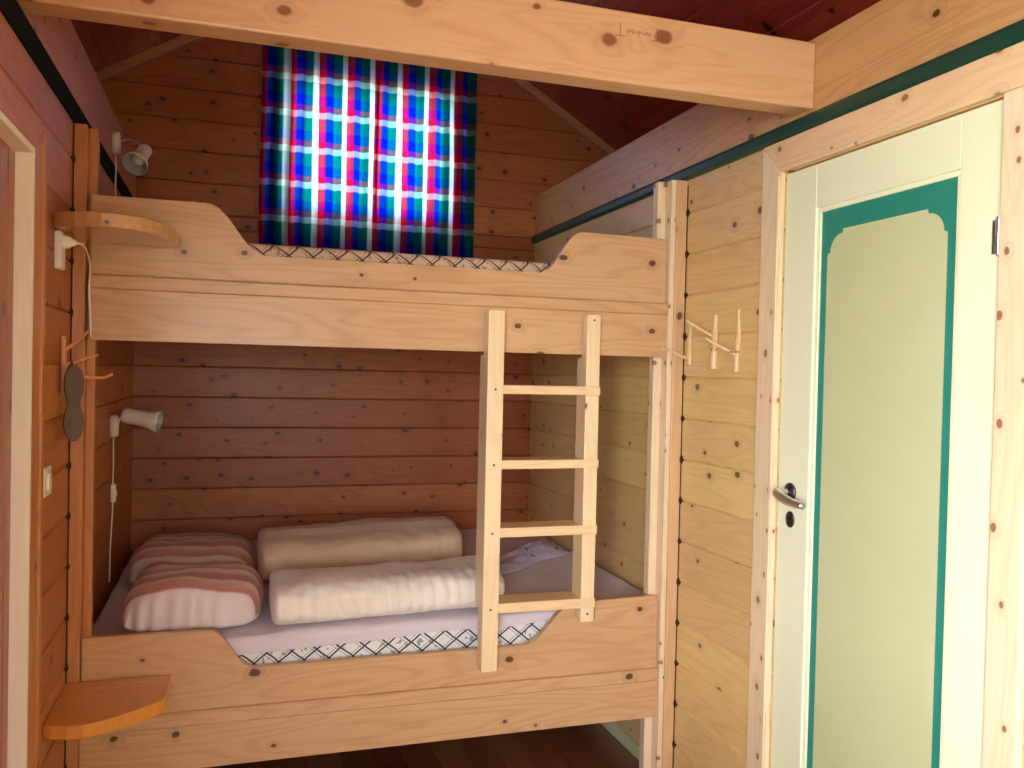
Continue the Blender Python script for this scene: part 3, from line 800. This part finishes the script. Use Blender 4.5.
obj('rocker', box(.012, .018, -.38, -.345, 1.18, 1.225, bev=.002), M['wenamel'], ls)

# ------------------------------------------------------------------ twig hooks on the right wall
def twig_hook(y, z0, z1, prongs, w, label, lean=0, flat=False):
    t = thing('twig_hook', label, 'hook', (W, y, z0), 'twig hooks on the right wall')
    b = bmesh.new()
    n = 9; pts = []
    for k in range(n):
        f = k / (n - 1); pts.append((W - .007, y + lean * f + mn.noise(Vector((y * 9, f * 3, 1))) * .006, z0 + (z1 - z0) * f))
    tube(b, pts, lambda t_: w * (1.25 - .6 * t_) + .0012 * math.sin(t_ * 17 + y * 9), n=12, k=4)
    for v in b.verts: v.co.x = min(W + .0005, W - .007 + (v.co.x - (W - .007)) * .8)
    obj('stem', b, M['twig'], t, smooth=True)
    for pr in prongs:
        b = bmesh.new(); tube(b, pr, lambda t_: .0072 * (1 - .45 * t_) + .0006 * math.sin(t_ * 13), n=10); obj('prong', b, M['twig'], t, smooth=True)
twig_hook(-.068, 1.545, 1.708, [[(W - .008, -.064, 1.570), (W - .030, -.055, 1.575), (W - .055, -.04, 1.590), (W - .092, -.02, 1.602)], [(W - .008, -.066, 1.692), (W - .012, -.075, 1.70), (W - .02, -.088, 1.694)]], .0105, 'left twig hook on the right wall, nearest the bed post')
twig_hook(-.228, 1.530, 1.716, [[(W - .008, -.228, 1.640), (W - .035, -.218, 1.655), (W - .07, -.205, 1.676), (W - .096, -.195, 1.694)]], .0150, 'middle twig hook with the thickest stem on the right wall', lean=-.006)
twig_hook(-.366, 1.520, 1.726, [[(W - .008, -.366, 1.578), (W - .035, -.352, 1.592), (W - .07, -.335, 1.612), (W - .095, -.322, 1.628)], [(W - .008, -.367, 1.612), (W - .014, -.378, 1.628), (W - .016, -.384, 1.640)]], .0105, 'right-hand twig hook on the right wall, nearest the cream door', lean=-.008)
# twig hook on the left wall and the plaque that hangs from it
t = thing('twig_hook', 'reddish twig hook with three prongs on the left wall behind the hanging plaque', 'hook', (0, -.12, 1.43))
b = bmesh.new(); tube(b, [(.008, -.158, 1.42), (.009, -.160, 1.47), (.008, -.158, 1.53), (.008, -.161, 1.575)], lambda t_: .0088 - .002 * t_, n=12); obj('stem', b, M['twig_l'], t, smooth=True)
for pr in ([(.009, -.16, 1.535), (.025, -.145, 1.550), (.045, -.12, 1.572), (.062, -.10, 1.596)],
           [(.009, -.158, 1.495), (.035, -.14, 1.505), (.062, -.12, 1.518), (.087, -.10, 1.526)],
           [(.009, -.158, 1.460), (.05, -.145, 1.464), (.085, -.12, 1.462), (.105, -.11, 1.463), (.124, -.10, 1.474)]):
    b = bmesh.new(); tube(b, pr, lambda t_: .006 * (1 - .35 * t_), n=10); obj('prong', b, M['twig_l'], t, smooth=True)
py, pz = -.200, 1.395
t = thing('hanging_plaque', 'dark grey-brown wooden figure-eight plaque hanging from the left wall hook', 'plaque', (.03, py, pz))
out = []
N = 48
for k in range(N):
    a = 2 * PI * k / N
    s = math.sin(a); r = .036 * (1 - .42 * math.exp(-((s) / .20) ** 2)) 
    out.append((math.cos(a), s))
prof = []
hh = .103
def half(zr):
    # half width along the height: two lobes with a waist
    z_ = abs(zr); c = .066
    v = max(0, 1 - ((z_ - .052) / .052) ** 2); w = .025 * math.sqrt(v) if z_ > .052 else .013 + .012 * math.sin(z_ / .052 * PI / 2)
    return max(w, .001)
zs_ = [hh * math.sin(-PI / 2 + PI * k / 40) for k in range(41)]
ol = [(py + half(z), pz - .002 + z) for z in zs_] + [(py - half(z), pz - .002 + z) for z in reversed(zs_)]
# turned a little towards the room so that its face shows
b = prism(bmesh.new(), ol, 0, .029, .039, bev=.0025)
b.transform(Matrix.Translation((.042, py, 0)) @ Matrix.Rotation(math.radians(-64), 4, 'Z') @ Matrix.Translation((-.034, -py, 0)))
obj('plaque_board', b, M['plaque'], t)
b = bmesh.new(); tube(b, [(.020, py + .036, pz + .072), (.030, py + .022, pz + .105), (.036, py + .004, pz + .112), (.040, py, pz + .088)], .0018, n=8); obj('hanging_loop', b, M['darkmetal'], t, smooth=True)

# ------------------------------------------------------------------ curtains
def curtain(x0, x1, z0, z1, uoff, label, sd, flip=False):
    bm = bmesh.new(); uvl = bm.loops.layers.uv.new('UVMap'); nx, nz = 160, 60; G = []
    for i in range(nx + 1):
        r = []
        for j in range(nz + 1):
            u, v = i / nx, j / nz
            amp = .008 + .004 * (1 - v)
            ph = u * (x1 - x0) / .068 * 2 * PI + 1.3 * mn.noise(Vector((u * 3, v * .6, sd)))
            z = z0 + (z1 - z0) * v
            inset = 0
            x = x0 + (x1 - x0) * u + (.5 - u) * inset * 2 + .006 * mn.noise(Vector((u * 4, v * 2, sd + 5)))
            y = B - .042 + (.012 if sd > 2 else -.003) + amp * math.sin(ph) + .006 * mn.noise(Vector((u * 5, v * 2, sd)))
            c = (u * (x1 - x0)) / .139 + uoff + .04 * math.sin(ph * 1.0)
            w = (z - 2.078) / .1745 + .02 * mn.noise(Vector((u * 4, v * 3, sd)))
            r.append((bm.verts.new((x, y, z)), (c + 10, w + 10)))
        G.append(r)
    for i in range(nx):
        for j in range(nz):
            q = [G[i][j], G[i+1][j], G[i+1][j+1], G[i][j+1]]
            f = bm.faces.new([k[0] for k in q])
            for l, k in zip(f.loops, q): l[uvl].uv = k[1]
    return tag(obj('curtain', bm, M['plaid'], smooth=True, keep=True), label, 'curtain', 'plaid curtains over the gable window')
curtain(.556, 1.132, 2.108, 3.14, -.02, 'left panel of the red, blue and green plaid curtains lit from behind', 1)
curtain(1.116, 1.645, 2.106, 3.14, -.02, 'right panel of the red, blue and green plaid curtains lit from behind', 4)
rodm = wood('curtain_rod_pine', PL, PD, K, 0, 2, seed=3.3, kn=5, kr=.02, kp=.2)
t = thing('curtain_rod', 'thin pine curtain rod above the plaid curtains, hidden behind the beam', 'curtain rod', (1.1, B - .042, 3.15))
b = bmesh.new(); lathe(b, (.50, B - .042, 3.147), (1, 0, 0), [(0, 0), (.004, .012), (.015, .013), (.02, .008), (1.18, .008), (1.185, .013), (1.196, .012), (1.2, 0)], n=16); obj('rod', b, rodm, t, smooth=True)
for x in (.53, 1.67):
    obj('bracket', box(x - .006, x + .006, B - .045, B - .0005, 3.132, 3.138), M['darkmetal'], t)

# ------------------------------------------------------------------ light
wd = bpy.data.worlds.new('sky'); bpy.context.scene.world = wd; wd.use_nodes = True
nt = wd.node_tree; nt.nodes.clear()
o = nt.nodes.new('ShaderNodeOutputWorld'); b = nt.nodes.new('ShaderNodeBackground'); nt.links.new(b.outputs[0], o.inputs[0])
tc = nt.nodes.new('ShaderNodeTexCoord'); sp = nt.nodes.new('ShaderNodeSeparateXYZ'); nt.links.new(tc.outputs['Generated'], sp.inputs[0])
r = nt.nodes.new('ShaderNodeValToRGB'); mr = nt.nodes.new('ShaderNodeMapRange'); mr.inputs[1].default_value = -1; nt.links.new(sp.outputs[2], mr.inputs[0]); nt.links.new(mr.outputs[0], r.inputs[0])
e = r.color_ramp.elements; e[0].position = 0; e[0].color = (.40, .38, .34, 1); e[1].position = 1; e[1].color = (.82, .93, 1.0, 1)
q = e.new(.47); q.color = (.48, .52, .46, 1); q = e.new(.53); q.color = (.90, .98, 1.0, 1)
nt.links.new(r.outputs[0], b.inputs[0]); b.inputs[1].default_value = 10.0
def portal(name, loc, rot, sx, sy, energy=None, col=(1, 1, 1)):
    l = bpy.data.lights.new(name, 'AREA'); l.shape = 'RECTANGLE'; l.size = sx; l.size_y = sy
    ob = bpy.data.objects.new(name, l); C.objects.link(ob); ob.location = loc; ob.rotation_euler = rot
    if energy is None: l.cycles.is_portal = True
    else: l.energy = energy; l.color = col
    return ob
portal('portal_back', ((BW[0] + BW[1]) / 2, B + .12, (BW[2] + BW[3]) / 2), (-PI / 2, 0, 0), .9, .75)
portal('portal_front', ((FW[0] + FW[1]) / 2, YF - .12, (FW[2] + FW[3]) / 2), (PI / 2, 0, 0), .45, .8)
portal('portal_left', (-.12, (LW[0] + LW[1]) / 2, (LW[2] + LW[3]) / 2), (0, -PI / 2, 0), 1.4, 1.95)

# ------------------------------------------------------------------ camera
cam = bpy.data.cameras.new('camera'); co = bpy.data.objects.new('camera', cam); C.objects.link(co)
yaw, pitch, roll = 0.3095, -0.0169, 0.0227
f = Vector((math.sin(yaw) * math.cos(pitch), math.cos(yaw) * math.cos(pitch), math.sin(pitch)))
rr = Vector((math.cos(yaw), -math.sin(yaw), 0)); uu = rr.cross(f)
r2 = rr * math.cos(roll) + uu * math.sin(roll); u2 = -rr * math.sin(roll) + uu * math.cos(roll)
m = Matrix((r2, u2, -f)).transposed().to_4x4(); m.translation = Vector((0.4545, -2.7545, 1.5)); co.matrix_world = m
cam.sensor_width = 36; cam.lens = 852.13 / 1024 * 36
cam.shift_x = (512 - 506.39) / 1024; cam.shift_y = (387.98 - 384) / 1024
cam.clip_start = .02
S_ = bpy.context.scene; S_.camera = co
S_.view_settings.view_transform = 'Standard'; S_.view_settings.look = 'None'; S_.view_settings.gamma = 1; S_.view_settings.use_curve_mapping = False
S_.view_settings.exposure = 2.3
S_.cycles.max_bounces = 12; S_.cycles.diffuse_bounces = 8
